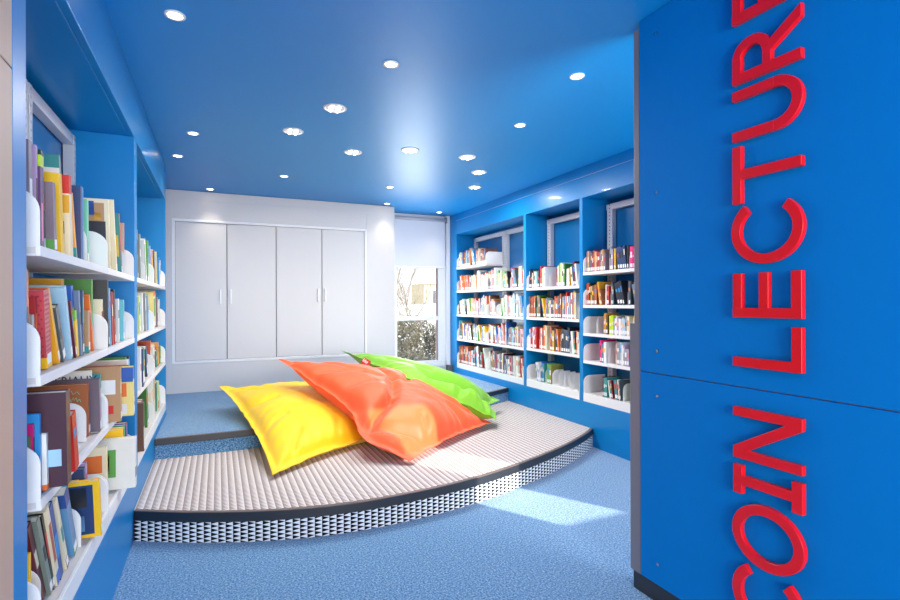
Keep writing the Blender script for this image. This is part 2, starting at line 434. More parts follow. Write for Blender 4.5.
sheet('riser', [[(x, y, 0.0) for x, y in FRONT], [(x, y, .118) for x, y in FRONT]], TW_R, low, [[(a, 0) for a in al], [(a, .118) for a in al]])
def band(curve, z0, z1, d_out, d_in):
    m = MB(); n = len(curve)
    N = []
    for i in range(n):
        p, q = Vector(curve[max(i-1, 0)]), Vector(curve[min(i+1, n-1)]); t = (q - p).normalized(); N.append(Vector((t.y, -t.x)))
    o_ = [tuple(Vector(c) + k * d_out) for c, k in zip(curve, N)]; i_ = [tuple(Vector(c) - k * d_in) for c, k in zip(curve, N)]
    clampx = lambda p: (min(max(p[0], XL + .001), XR - .001), p[1])
    o_ = [clampx(p) for p in o_]; i_ = [clampx(p) for p in i_]
    m.strip(o_, i_, lambda a, b, d: (a, b, d), z0, z1); return m
band(FRONT, .112, .1655, .006, .004).obj('nosing', BLACK, low, bevel=.003)
band(FRONT, .158, .1672, .0045, .022).obj('nosing_strip', BROWN_EDGE, low, bevel=.001)
rows, uvs = [], []
for k in range(9):
    t = k / 8; r = []
    for (x, y), (x2, y2) in zip(FRONT, [(c[0], up_y(c[0]) + .002) for c in FRONT]): r.append((x, y + .012 + (y2 - y - .012) * t, .165))
    rows.append(r); uvs.append([(p[0] + 5, p[1]) for p in r])
sheet('top_carpet', rows, TW_T, low, uvs)
upp = empty('upper_platform', (0, 0, 0), 'upper blue carpeted platform below the white cupboard', 'platform')
m = MB(); poly = UPPER + [(XR - .002, YW - .001), (-.558, YW - .001), (-.558, 5.277), (XL + .002, 5.277)]
m.prism([(x, y + .004 if i < len(UPPER) else y) for i, (x, y) in enumerate(poly)], lambda a, b, d: (a, b, d), .001, .312); m.obj('carpet', CARPET_M, upp)
band(UPPER, .266, .3145, .006, .004).obj('nosing', BLACK, upp, bevel=.003)
band(UPPER, .306, .3155, .0045, .026).obj('nosing_strip', BROWN_EDGE, upp, bevel=.001)
# ------------------------------------------------------------------ shelving units
def plate(w, h, r, t, flip=1):
    """upright plate in the x-z plane, rounded at its top front corner (front = +x) ; x from -w to 0"""
    pts = [(-w, 0), (0, 0), (0, h - r)] + [(-r + r*math.cos(a*PI/16), h - r + r*math.sin(a*PI/16)) for a in range(1, 9)] + [(-w, h)]
    m = MB(); m.prism([(a*flip, b) for a, b in pts], lambda a, b, d: (a, d, b), -t/2, t/2); return m
SIDE = {'L': (XL, -1), 'R': (XR, 1)}
def unit(side, y0, y1, levels, top, label, posts, bottom_lip=.07):
    """one steel shelving unit; levels = height of the lower edge of each shelf's front lip"""
    fx, sg = SIDE[side]                         # sg: direction into the wall
    u = empty('shelving_unit', (fx, (y0 + y1)/2, 0), label, 'shelves', 'white steel shelving units in the blue niches')
    u.location = (0, 0, 0)
    D = .275
    X = lambda d: fx + sg * d
    back = X(.345)
    zb = min(levels) + .01
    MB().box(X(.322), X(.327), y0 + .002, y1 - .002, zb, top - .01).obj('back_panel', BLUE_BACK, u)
    for yp, ww in posts:
        m = MB(); m.box(X(D - .006), X(.318), yp - ww/2, yp + ww/2, zb, top)
        m.obj('upright', STEEL_S, u, bevel=.002)
    m = MB(); m.box(X(D - .003), X(.318), y0 + .004, y1 - .004, top - .055, top); m.obj('top_rail', STEEL_G, u, bevel=.002)
    for k, z in enumerate(levels):
        low_ = k == 0
        lh = bottom_lip if low_ else .028
        m = MB()
        zt = z + lh
        m.box(X(.006), X(D - .007), y0 + .004, y1 - .004, zt - .022, zt - .004, 1)
        m.box(X(0), X(.012), y0 + .003, y1 - .003, z, zt, 0)
        m.box(X(.012), X(D - .007), y0 + .004, y1 - .004, zt - .026, zt - .022, 0)
        s = m.obj('shelf', [SHELF_W, SHELF_B], u, bevel=.002)
        for yy in (y0 + .0075, y1 - .0075):
            pm = plate(.25, .178 if not low_ else .158 + lh, .06, .006, -sg)
            e = pm.obj('end_bracket', SHELF_W, s, bevel=.001); e.location = (X(.002), yy, z - .0)
    return u
LV = [.356, .757, 1.084, 1.427]
unit('L', 1.672, 2.583, LV, 2.2, 'white shelving in the nearest section of the left wall', [(1.70, .04), (2.56, .04)])
unit('L', 2.588, 3.352, LV, 2.2, 'white shelving in the second section of the left wall, before the blue divider', [(2.62, .04), (3.33, .04)])
unit('L', 3.459, 4.345, LV, 2.2, 'white shelving in the left wall just past the blue divider', [(3.49, .04), (4.32, .04)])
unit('L', 4.35, 5.231, LV, 2.2, 'white shelving at the far end of the left wall', [(4.38, .04), (5.20, .04)])
LA = [.391, .775, 1.115, 1.447, 1.775]
unit('R', 5.722, 6.588, LA, 2.225, 'white five-shelf unit at the far end of the right wall, next to the window', [(6.555, .05), (5.75, .05)])
unit('R', 4.847, 5.717, LA[:4], 2.225, 'white four-shelf unit second from the window on the right wall', [(5.69, .05), (4.875, .04)])
LC = [.391, .783, 1.118, 1.435]
unit('R', 3.882, 4.789, LC, 2.225, 'white shelving in the middle niche of the right wall', [(4.745, .06), (3.91, .04)], .078)
LD = [.391, .742, .995, 1.252, 1.553]
unit('R', 2.909, 3.831, LD, 2.225, 'white shelving in the right wall niche beside the blue partition', [(3.775, .07), (2.94, .04)], .078)

# ------------------------------------------------------------------ books
PAL = dict(mauvegrey=(132,116,130), lilac=(176,150,190), purple=(98,60,112), lime=(196,226,40), darkgreen=(30,66,58), leaf=(92,164,70), yellow=(246,196,24),
  magenta=(206,16,110), skyblue=(40,142,206), white=(236,236,234), teal=(54,146,146), greygreen=(128,142,130), cream=(232,222,190), red=(206,36,30), ochre=(222,166,40),
  black=(26,26,30), orangelight=(240,164,70), navyblue=(34,62,112), mint=(120,206,166), ink=(30,34,52), blue=(36,96,186), peach=(240,190,160), orange=(232,116,48),
  lightgreen=(146,214,140), grey=(150,152,154), brown=(112,74,56), lightblue=(130,186,222), pinkpale=(230,178,178), yellowpale=(242,224,140), crimson=(172,38,50),
  rosered=(200,70,84), amber=(240,176,34), slate=(70,84,92), paleblue=(164,204,228), maroon=(96,26,42), limegreen=(130,196,60), greyblue=(104,124,150), kraft=(186,142,100),
  green=(66,134,60), charcoal=(54,56,58), rust=(186,78,48), aqua=(96,186,200), limepale=(206,226,150), offwhite=(238,236,228), aubergine=(70,40,56), sienna=(168,94,50),
  plumgrey=(110,98,112), seagreen=(40,150,120), cobalt=(24,72,148), steelblue=(92,146,190), tan=(206,170,130), pink=(236,120,170), hotpink=(232,40,130), violet=(120,70,160), olive=(140,140,60))
CN = dict(mauvegrey='mauve grey', darkgreen='dark green', leaf='leaf green', skyblue='sky blue', greygreen='grey green', orangelight='light orange', navyblue='navy blue',
  lightgreen='light green', lightblue='light blue', pinkpale='pale pink', yellowpale='pale yellow', rosered='rose red', paleblue='pale blue', limegreen='lime green',
  greyblue='grey blue', kraft='brown kraft', limepale='pale lime', offwhite='off-white', sienna='reddish brown', plumgrey='plum grey', seagreen='sea green',
  steelblue='steel blue', hotpink='hot pink', aubergine='dark aubergine', teal='teal', ink='black')
def bmat(c): return mat('cover_' + c, PAL[c], .42, coat=.12, vary=.06, vary_scale=18)

LEFT_BOOKS = [
    (1,1.761,-3.0,0.288,0.03,0.2,-0.46,'mauvegrey',[]),
    (1,1.795,-0.4,0.29,0.015,0.17,-0.46,'lilac',[]),
    (1,1.833,-1.4,0.268,0.03,0.19,-0.455,'purple',[('c',0,0.88,1,1,'lime'),('s',0,0.88,1,1,'lime'),('c',0.8,0.1,0.95,0.8,'white'),('s',0.2,0.1,0.7,0.5,'pink')]),
    (1,1.91,-5.2,0.3,0.02,0.2,-0.47,'darkgreen',[]),
    (1,1.943,-5,0.213,0.03,0.18,-0.45,'mauvegrey',[('c',0.7,0.03,1,0.2,'leaf')]),
    (1,2.047,-7.0,0.261,0.035,0.22,-0.455,'yellow',[('c',0.3,0.62,0.83,0.93,'magenta'),('c',0.3,0.25,0.83,0.6,'skyblue')]),
    (1,2.162,-6.1,0.281,0.035,0.2,-0.455,'cream',[('s',0,0.78,1,1,'red'),('c',0,0.78,1,1,'red'),('c',0.5,0.55,1,0.76,'ochre'),('c',0.8,0.3,0.92,0.45,'black')]),
    (1,2.218,-15.6,0.235,0.015,0.2,-0.455,'orangelight',[('s',0,0,1,0.2,'teal'),('c',0,0,1,0.2,'teal')]),
    (1,2.27,-11.3,0.37,0.02,0.22,-0.5,'white',[('c',0,0.88,1,1,'teal'),('s',0,0.0,1,1,'greygreen')]),
    (1,2.312,-1.4,0.278,0.04,0.21,-0.455,'navyblue',[('s',0.6,0,1,1,'skyblue')]),
    (1,2.398,-1.2,0.248,0.028,0.2,-0.455,'mint',[('s',0,0,1,0.1,'yellow'),('c',0,0,1,0.1,'yellow')]),
    (1,2.944,-7.6,0.342,0.02,0.24,-0.47,'cream',[('c',0.0,0.0,0.94,0.7,'ink'),('c',0.5,0.7,0.92,0.95,'kraft'),('c',0.74,0.72,0.86,0.82,'ochre'),('c',0.0,0.78,0.74,0.97,'blue')]),
    (1,3.022,-15,0.355,0.028,0.2,-0.455,'cream',[('c',0.6,0.1,0.9,0.3,'ochre')]),
    (1,3.164,-14.6,0.313,0.022,0.2,-0.455,'teal',[('s',0,0,1,1,'red'),('c',0.2,0.3,0.96,0.65,'yellow'),('c',0.7,0.45,0.9,0.6,'black'),('c',0.6,0.8,0.8,0.92,'orange')]),
    (1,3.336,1.0,0.293,0.02,0.2,-0.47,'peach',[('c',0.0,0.0,0.3,1,'orange')]),
    (1,3.597,-3.7,0.233,0.025,0.2,-0.455,'lightgreen',[]),
    (1,3.759,-4.6,0.31,0.02,0.2,-0.455,'grey',[('s',0,0.5,1,0.8,'brown')]),
    (1,3.893,-5.4,0.296,0.05,0.2,-0.455,'greygreen',[]),
    (1,4.2,-19.2,0.295,0.06,0.2,-0.455,'white',[('s',0,0.1,0.5,0.9,'leaf')]),
    (1,4.292,-2.1,0.3,0.05,0.2,-0.455,'leaf',[]),
    (1,4.421,-2.7,0.276,0.04,0.2,-0.455,'lightblue',[]),
    (1,4.583,-7.9,0.263,0.05,0.2,-0.455,'pinkpale',[]),
    (1,4.736,-14.8,0.274,0.05,0.2,-0.455,'brown',[]),
    (1,4.886,-12.3,0.271,0.05,0.2,-0.455,'yellowpale',[]),
    (1,5.072,-2.6,0.242,0.05,0.2,-0.455,'skyblue',[]),
    (1,5.188,-7.9,0.225,0.05,0.2,-0.455,'white',[]),
    (2,1.724,-2.3,0.28,0.025,0.2,-0.46,'orange',[]),
    (2,1.775,-5.7,0.16,0.02,0.16,-0.46,'grey',[]),
    (2,1.84,-4.4,0.21,0.02,0.18,-0.47,'crimson',[]),
    (2,1.905,-7.9,0.231,0.05,0.17,-0.455,'rosered',[('s',0,0,1,0.14,'yellow'),('c',0,0,1,0.14,'yellow'),('dots',)]),
    (2,2.019,-27,0.258,0.02,0.22,-0.46,'amber',[('c',0.0,0.06,0.75,0.9,'yellowpale')]),
    (2,2.062,-27,0.198,0.03,0.2,-0.455,'slate',[]),
    (2,2.152,-20.0,0.258,0.025,0.25,-0.455,'paleblue',[('c',0.45,0.83,0.8,0.84,'ink'),('c',0.45,0.79,0.75,0.8,'ink')]),
    (2,2.207,-22.2,0.212,0.012,0.2,-0.455,'maroon',[]),
    (2,2.235,-11.7,0.167,0.025,0.19,-0.455,'limegreen',[('s',0,0,1,0.8,'yellow'),('c',0,0,1,0.8,'yellow')]),
    (2,2.269,-10.3,0.256,0.03,0.2,-0.47,'blue',[]),
    (2,2.293,-10.5,0.24,0.02,0.2,-0.455,'greyblue',[]),
    (2,2.315,-1.0,0.24,0.02,0.2,-0.455,'navyblue',[('s',0,0.5,1,0.9,'teal')]),
    (2,2.381,-0.8,0.284,0.04,0.27,-0.53,'amber',[]),
    (2,2.414,-1.8,0.165,0.028,0.2,-0.455,'kraft',[('s',0,0,1,0.16,'teal'),('c',0,0,1,0.16,'teal')]),
    (2,2.491,-20.5,0.236,0.018,0.2,-0.455,'orange',[]),
    (2,2.545,-0.5,0.29,0.03,0.22,-0.47,'green',[('s',0,0,1,1,'leaf')]),
    (2,2.665,-1,0.21,0.03,0.2,-0.455,'cream',[('s',0.1,0.5,0.9,0.75,'brown')]),
    (2,2.72,-6,0.295,0.02,0.22,-0.44,'charcoal',[]),
    (2,2.765,-7,0.26,0.02,0.2,-0.44,'lightblue',[]),
    (2,2.82,-7,0.245,0.025,0.2,-0.44,'crimson',[]),
    (2,2.885,-9,0.24,0.03,0.2,-0.44,'rust',[('s',0,0.5,1,1,'black')]),
    (2,2.94,-8,0.26,0.022,0.2,-0.45,'black',[]),
    (2,3.04,-2,0.215,0.028,0.2,-0.45,'white',[]),
    (2,3.12,-3,0.21,0.03,0.2,-0.44,'aqua',[('s',0.1,0.1,0.9,0.5,'lightblue')]),
    (2,3.2,-4,0.2,0.03,0.2,-0.45,'lightblue',[]),
    (2,3.527,-7.9,0.203,0.028,0.2,-0.455,'aqua',[('s',0.1,0.1,0.9,0.5,'lightblue')]),
    (2,3.878,-10.4,0.238,0.07,0.2,-0.455,'limepale',[]),
    (2,4.014,-8.2,0.259,0.05,0.2,-0.455,'white',[]),
    (2,4.188,-9.8,0.271,0.06,0.2,-0.455,'grey',[]),
    (2,4.323,-13.0,0.253,0.05,0.2,-0.455,'lightblue',[]),
    (2,4.762,-6.3,0.281,0.16,0.2,-0.455,'yellowpale',[('s',0.2,0.3,0.8,0.8,'leaf'),('s',0,0.88,1,1,'orange')]),
    (2,4.937,-6.4,0.242,0.05,0.2,-0.455,'mauvegrey',[]),
    (2,5.087,-5.1,0.225,0.05,0.2,-0.455,'white',[]),
    (3,1.712,-0.8,0.165,0.02,0.16,-0.455,'green',[]),
    (3,1.728,-1.8,0.195,0.012,0.16,-0.45,'magenta',[]),
    (3,1.748,-2,0.219,0.016,0.18,-0.44,'skyblue',[]),
    (3,1.768,-3,0.157,0.016,0.16,-0.43,'offwhite',[('s',0,0,1,0.1,'orange'),('c',0,0,1,0.1,'orange'),('c',0.7,0.5,0.9,0.8,'mint')]),
    (3,1.815,-4,0.268,0.042,0.26,-0.388,'aubergine',[('c',0.72,0.22,0.95,0.4,'paleblue')]),
    (3,1.955,-14,0.185,0.045,0.18,-0.398,'red',[]),
    (3,2.0,-10,0.21,0.02,0.17,-0.47,'black',[]),
    (3,2.45,-5,0.205,0.03,0.225,-0.462,'sienna',[('scrib',)]),
    (3,2.49,-6,0.215,0.022,0.2,-0.432,'plumgrey',[('s',0.3,0.1,0.7,0.8,'lilac')]),
    (3,2.535,-2,0.245,0.02,0.215,-0.47,'offwhite',[('text',)]),
    (3,2.565,-1,0.225,0.016,0.2,-0.445,'teal',[]),
    (3,2.675,-2,0.24,0.03,0.26,-0.388,'kraft',[]),
    (3,2.8,-5,0.225,0.035,0.26,-0.355,'yellowpale',[('c',0,0.7,1,1,'blue'),('s',0,0.75,1,1,'blue'),('c',0.3,0.4,0.9,0.68,'orange'),('c',0.5,0.04,0.9,0.25,'white')]),
    (3,2.93,-8,0.22,0.022,0.22,-0.39,'rust',[('s',0,0.2,1,0.9,'white')]),
    (3,3.03,-6,0.235,0.03,0.22,-0.41,'offwhite',[('c',0.3,0.2,0.8,0.8,'paleblue')]),
    (3,3.13,-5,0.24,0.03,0.22,-0.43,'green',[]),
    (3,3.22,-5,0.22,0.03,0.22,-0.43,'paleblue',[]),
    (3,3.3,-3,0.23,0.03,0.22,-0.44,'black',[]),
    (3,3.606,-4,0.25,0.05,0.22,-0.42,'white',[]),
    (3,3.73,-6,0.24,0.05,0.22,-0.42,'navyblue',[('s',0,0.1,1,0.4,'white')]),
    (3,3.854,-6,0.22,0.05,0.22,-0.43,'seagreen',[]),
    (3,4.055,-6.4,0.198,0.09,0.2,-0.455,'paleblue',[]),
    (3,4.261,-27,0.225,0.06,0.2,-0.455,'navyblue',[('s',0,0.1,1,0.4,'white')]),
    (3,4.431,-3.4,0.242,0.05,0.2,-0.455,'rust',[]),
    (3,4.686,-10.3,0.184,0.09,0.2,-0.455,'offwhite',[]),
    (3,4.862,-15.9,0.138,0.05,0.2,-0.455,'seagreen',[]),
    (3,4.998,-6.3,0.19,0.05,0.2,-0.455,'orangelight',[]),
    (3,5.152,-5.3,0.151,0.05,0.2,-0.455,'leaf',[]),
    (4,1.712,-0.7,0.215,0.02,0.15,-0.455,'yellow',[]),
    (4,1.9,-27,0.3,0.03,0.2,-0.47,'maroon',[]),
    (4,1.931,-26.2,0.3,0.025,0.19,-0.46,'greygreen',[]),
    (4,1.951,-23.8,0.292,0.015,0.19,-0.46,'black',[]),
    (4,1.987,-24,0.3,0.03,0.19,-0.455,'cream',[('s',0,0.0,1,0.15,'blue'),('s',0.2,0.3,0.8,0.8,'rust')]),
    (4,2.022,-23.4,0.297,0.03,0.2,-0.455,'cobalt',[('s',0,0.3,1,0.6,'skyblue')]),
    (4,2.092,-27,0.3,0.025,0.2,-0.455,'cream',[('s',0,0,1,0.15,'purple'),('s',0.2,0.4,0.8,0.6,'teal')]),
    (4,2.206,-27,0.285,0.045,0.2,-0.455,'steelblue',[('s',0,0,1,0.13,'green'),('s',0,0.8,1,1,'cobalt'),('c',0,0.8,1,1,'cobalt')]),
    (4,2.33,-11,0.225,0.02,0.2,-0.402,'yellow',[('c',0.05,0.06,0.9,0.94,'navyblue'),('c',0.15,0.55,0.8,0.9,'charcoal'),('c',0.3,0.12,0.75,0.4,'steelblue')]),
    (4,2.385,-9,0.26,0.02,0.22,-0.46,'navyblue',[]),
    (4,2.42,-9,0.27,0.02,0.2,-0.46,'lilac',[]),
    (4,2.68,-4,0.26,0.03,0.22,-0.44,'cream',[]),
    (4,2.9,0,0.235,0.05,0.26,-0.36,'offwhite',[('c',0.1,0.25,0.7,0.8,'leaf'),('c',0.3,0.35,0.6,0.7,'white'),('c',0.1,0.25,0.35,0.4,'brown'),('s',0,0.2,1,0.4,'grey')]),
    (4,2.97,-7,0.27,0.03,0.2,-0.42,'yellow',[]),
    (4,3.02,-8,0.27,0.03,0.2,-0.42,'leaf',[]),
    (4,3.07,-8,0.27,0.025,0.2,-0.42,'blue',[]),
    (4,3.13,-8,0.26,0.025,0.2,-0.425,'rust',[]),
    (4,3.22,-6,0.25,0.04,0.2,-0.44,'brown',[]),
    (4,3.553,-3,0.29,0.03,0.22,-0.4,'brown',[('s',0,0.1,1,0.5,'offwhite')]),
    (4,3.659,-5,0.27,0.04,0.22,-0.41,'green',[('c',0.2,0.2,0.8,0.7,'white')]),
    (4,3.748,-8,0.27,0.04,0.2,-0.43,'crimson',[]),
    (4,4.048,-23.7,0.251,0.05,0.2,-0.455,'brown',[('s',0,0.1,1,0.5,'offwhite')]),
    (4,4.28,-16.1,0.3,0.08,0.2,-0.455,'green',[]),
    (4,4.413,-4.0,0.214,0.03,0.2,-0.455,'cream',[]),
    (4,4.546,1.6,0.3,0.05,0.2,-0.455,'offwhite',[]),
    (4,4.71,-5.8,0.297,0.06,0.2,-0.455,'cream',[('s',0.2,0.4,0.8,0.9,'tan')]),
    (4,4.853,-8.5,0.236,0.05,0.2,-0.455,'seagreen',[]),
    (4,5.004,-2.8,0.225,0.06,0.2,-0.455,'limepale',[('s',0,0,1,0.25,'red')]),
    (4,5.126,-16.9,0.144,0.04,0.2,-0.455,'offwhite',[]),
]


def book_cover(th, dp, H, art=(), col='red'):
    """hard cover: spine at x = 0 facing +x, boards at y = -th and y = 0, standing on z = 0"""
    t = .0022
    m = MB(); names = [col]
    def mi(c):
        if c not in names: names.append(c)
        return names.index(c)
    m.box(-dp, 0, -th, -th + t, 0, H); m.box(-dp, 0, -t, 0, 0, H); m.box(-t, .0, -th + t, -t, 0, H)
    for a in art:
        if a[0] == 'c': m.box(-dp + a[1]*dp, -dp + a[3]*dp, -th - .0006, -th, a[2]*H, a[4]*H, mi(a[5]))
        elif a[0] == 's': m.box(0, .0006, -th + a[1]*th, -th + a[3]*th, a[2]*H, a[4]*H, mi(a[5]))
        elif a[0] == 'dots':
            for i in range(5):
                for k in range(14):
                    yy = -th + (i + .5 + .25*(k % 2))*th/5.5; zz = H*(.17 + .058*k)
                    m.box(0, .0005, yy - .0022, yy + .0022, zz - .003, zz + .003, mi('crimson'))
            for i in range(5):
                for k in range(14):
                    xx = -(i + .6 + .4*(k % 2))*.013; zz = H*(.17 + .058*k)
                    m.box(xx - .0025, xx + .0025, -th - .0005, -th, zz - .003, zz + .003, mi('crimson'))
        elif a[0] == 'scrib':
            for r, n in ((.86, 3), (.72, 6)):
                P = [(-.14 + .12*q/(n*6), -th - .0008, H*r + .008*math.sin(q*2.1) + .004*math.sin(q*.7)) for q in range(n*6)]
                m.tube(P, .0012, 4, mi('mint'))
    return m, names
def text_mesh(body, size, depth=.0004):
    cu = bpy.data.curves.new('lettering', 'FONT'); cu.body = body; cu.size = size; cu.extrude = depth
    o = bpy.data.objects.new('lettering', cu); COL.objects.link(o)
    bpy.context.view_layer.update()
    me = bpy.data.meshes.new_from_object(o.evaluated_get(bpy.context.evaluated_depsgraph_get()))
    bpy.data.objects.remove(o); bpy.data.curves.remove(cu); return me

ZL = {1: 1.427 + .0245, 2: 1.084 + .0245, 3: .757 + .0245, 4: .356 + .0665}
FOOT = .0027            # books stand on the thin foot plates of the bookends
SHN = {1: 'top', 2: 'second', 3: 'third', 4: 'bottom'}
def size_word(H, th):
    a = 'tall' if H > .265 else 'short' if H < .19 else 'medium'
    b = 'thick ' if th > .042 else 'thin ' if th < .018 else ''
    return f'{a} {b}'.strip()
cnt = {}
ACC = ['white', 'cream', 'yellow', 'black', 'red', 'skyblue', 'orange', 'offwhite']
for row, yf, lean, H, th, dp, xs, col, art in LEFT_BOOKS:
    H = min(H, {1: .38, 2: .295, 3: .285, 4: .30}[row])
    a = math.radians(lean); dp = min(dp, .69 + xs)
    bay = 'nearest section' if yf < 2.6 else 'second section' if yf < 3.4 else 'third section' if yf < 4.347 else 'far section'
    cnt[(row, bay)] = cnt.get((row, bay), 0) + 1
    zs = ZL[row] + FOOT + (.0025 if xs > XL - .014 else 0)
    b = empty('book', (xs, yf, zs), f'{size_word(H, th)} {CN.get(col, col)} book, {ordinal(cnt[(row, bay)])} from the left, {SHN[row]} shelf, left wall {bay}', 'book', 'books on the left wall shelves')
    dz = th * math.sin(-a) if a < 0 else 0
    if a < 0:                                  # leaning towards the entrance: pivots on its near lower edge
        b.location = (xs, yf, zs + th * math.sin(-a))
    b.rotation_euler = (-a, 0, 0)
    if not art:
        v0 = random.uniform(.4, .6); v1 = v0 + random.uniform(.15, .35)
        art = [('s', .2, v0, .8, v1, random.choice(ACC)), ('c', .62, v0, .93, v1, random.choice(ACC))]
        if random.random() < .5: art.append(('c', .7, .15, .9, .3, random.choice(ACC)))
    m, names = book_cover(th, dp, H, [q for q in art if q[0] != 'text'], col)
    m.obj('cover', [bmat(c) for c in names], b)
    if H * th > 0:
        MB().box(-dp + .004, -.0024, -th + .0024, -.0024, .004, H - .004).obj('pages', PAGES, b)
    if yf > 1.85 and random.random() < .55:
        MB().box(0.0006, .0012, -th*.88, -th*.12, .012, .042).obj('spine_label', mat('white_sticker', (240, 240, 238), .6), b)
    for q in art:
        if q[0] == 'text':
            o = bpy.data.objects.new('title', text_mesh('MATÉRIAUX', .052)); o.data.materials.append(mat('navy_print', (24, 34, 84), .6)); COL.objects.link(o); o.parent = b
            o.matrix_local = Matrix.Translation((-.245, -th - .0008, H - .052)) @ Matrix.Rotation(PI/2, 4, 'X'); o.scale = (.72, 1, 1)
            o.matrix_local = Matrix.Translation((-dp + .008, -th - .0008, H - .055)) @ Matrix.Rotation(PI/2, 4, 'X') @ Matrix.Diagonal((.8, 1, 1, 1))

# bookends: one made, the rest copied
def bookend_proto(w, h, name='bookend'):
    e = empty(name, (0, 0, 0))
    plate(w, h, .055, .0025).obj('plate', SHELF_W, e, bevel=.0006, seg=1)
    MB().box(-w, -.004, .00, .052, .0006, .0022).obj('foot', SHELF_W, e)
    return e
BE = [bookend_proto(.14, .15)]
be_used = []
be_cnt = {}
def bookend(x, y, z, rot, label, group):
    src = BE[0]
    if not be_used: o = src
    else:
        o = src.copy(); COL.objects.link(o)
        for c in list(src.children):
            k = c.copy(); COL.objects.link(k); k.parent = o
    be_used.append(o)
    o.location = (x, y, z); o.rotation_euler = (0, 0, rot); tag(o, label, 'bookend', group); return o
LBE = [(1, 2.345, ), (1, 3.245,), (1, 3.55), (1, 4.05), (1, 4.52), (1, 5.14), (2, 3.265), (2, 3.445 + .13), (2, 4.98), (3, 2.215), (3, 2.33), (3, 3.575), (3, 4.56), (4, 1.80), (4, 2.245), (4, 2.48), (4, 3.90), (4, 4.60)]
def taken(row, y):
    for a, b in ((0, 1.69), (2.566, 2.614), (3.334, 3.478), (4.328, 4.368), (5.214, 9)):
        if a < y < b or a < y + .056 < b: return True
    for r, yf, lean, H, th, dp, xs, col, art in LEFT_BOOKS:
        if r != row or abs(yf - y) > .4: continue
        for h in (0, .08, .152):
            if h > H: continue
            tt = h * math.tan(math.radians(lean))
            if yf - th/math.cos(math.radians(lean)) + tt - .005 < y < yf + tt + .005: return True
    for r, q in be_y:
        if r == row and abs(q - y) < .012: return True
    return False
be_y = []
for row, y in LBE:
    for k in range(120):
        q = y + (.005*((k+1)//2))*(1 if k % 2 else -1)
        if not taken(row, q): y = q; break
    else: continue
    be_y.append((row, y))
    bay = 'nearest section' if y < 2.6 else 'second section' if y < 3.4 else 'third section' if y < 4.347 else 'far section'
    be_cnt[(row, bay)] = be_cnt.get((row, bay), 0) + 1
    bookend(XL - .028, y, ZL[row], 0, f'white rounded bookend, {ordinal(be_cnt[(row, bay)])} from the left, {SHN[row]} shelf, left wall {bay}', 'white bookends on the left wall shelves')

# right wall: rows of spines packed between bookends
P_MIX = ['white','cream','red','crimson','blue','navyblue','skyblue','lightblue','orange','rust','teal','green','charcoal','black','brown','offwhite','grey','yellow','ochre','pinkpale','greyblue','slate','white','offwhite','cream','paleblue','maroon','leaf']
P_PINK = ['hotpink','pink','magenta','pinkpale','white','grey','lilac','greyblue']
P_RED = ['red','crimson','red','rosered','white','leaf','orange','cream','rust','blue']
P_DARK = ['charcoal','black','slate','ink','navyblue','grey']
P_RUST = ['rust','orange','brown','sienna','black','ochre','rust']
P_GREY = ['pinkpale','lilac','offwhite','grey','cream','paleblue','white']
P_GREEN = ['leaf','green','cream','limepale','olive','white','crimson','offwhite']
P_BROWN = ['kraft','brown','mauvegrey','tan','rust','plumgrey','sienna','crimson']
RB = []           # bay, shelf, s (= -y of the low edge), lean, H, th, dp, colour
RE = []           # bookends: bay, shelf, y
def fill(bay, shelf, ya, yb, segs, hmax):
    """ya > yb (from left to right as seen); segs = list of (fraction, palette, kind)"""
    s = -ya; tot = ya - yb
    for frac, pal, kind in segs:
        end = s + tot * frac
        if kind == 'gap': s = end; continue
        if kind == 'end':
            RE.append((bay, shelf, -(s + .004))); s += .008; continue
        lean = 0; hb = random.uniform(.72, .95) * hmax
        while True:
            if lean == 0 and random.random() < .12: 
                lean = math.radians(random.choice((7, 10, 14))); n = random.randint(3, 7); s += min(hb * 1.07, hmax) * math.sin(lean) + .002
            th = random.choice((.011, .014, .017, .02, .024, .03)); H = hb * random.uniform(.86, 1.06); H = min(H, hmax)
            if random.random() < .12: hb = random.uniform(.72, .98) * hmax
            step = th / math.cos(lean) + .0008
            if s + step > end: break
            RB.append((bay, shelf, s, lean, H, th, random.uniform(.13, .18), random.choice(pal)))
            s += step
            if lean:
                n -= 1
                if n <= 0: lean = 0; s += .002
        s = end
E_ = (.0, None, 'end')
def sg_(f, p=P_MIX): return (f, p, 'b')
def gap(f): return (f, None, 'gap')
YA, YB_, YC, YD = (6.575, 5.735), (5.705, 4.862), (4.775, 3.898), (3.815, 2.925)
# far niche, section by the window (shelf 1 = top of five)
fill('A', 1, *YA, [sg_(.62, P_MIX), E_, sg_(.32, P_BROWN)], .25)
fill('A', 2, *YA, [sg_(.42, P_RED), sg_(.24), E_, sg_(.33)], .27)
fill('A', 3, *YA, [sg_(.5), sg_(.3, P_BROWN), E_, sg_(.18)], .27)
fill('A', 4, *YA, [sg_(.5), sg_(.3), E_, sg_(.18)], .27)
fill('A', 5, *YA, [sg_(.35, P_RUST), sg_(.4), E_, sg_(.22)], .28)
fill('B', 2, *YB_, [sg_(.2), E_, sg_(.2, P_GREEN), E_, sg_(.2), E_, sg_(.2, P_MIX), E_, sg_(.18, P_GREEN)], .27)
fill('B', 3, *YB_, [E_, sg_(.22, P_BROWN), E_, gap(.12), E_, sg_(.62)], .27)
fill('B', 4, *YB_, [E_, sg_(.25, P_RED), E_, sg_(.3, P_RED), E_, sg_(.4)], .27)
fill('B', 5, *YB_, [E_, sg_(.45), E_, sg_(.3), E_, sg_(.22)], .28)
fill('C', 1, *YC, [sg_(.05, P_DARK), sg_(.18), E_, sg_(.12, P_GREEN), gap(.07), E_, gap(.13), sg_(.18, P_GREEN), E_, sg_(.2)], .24)
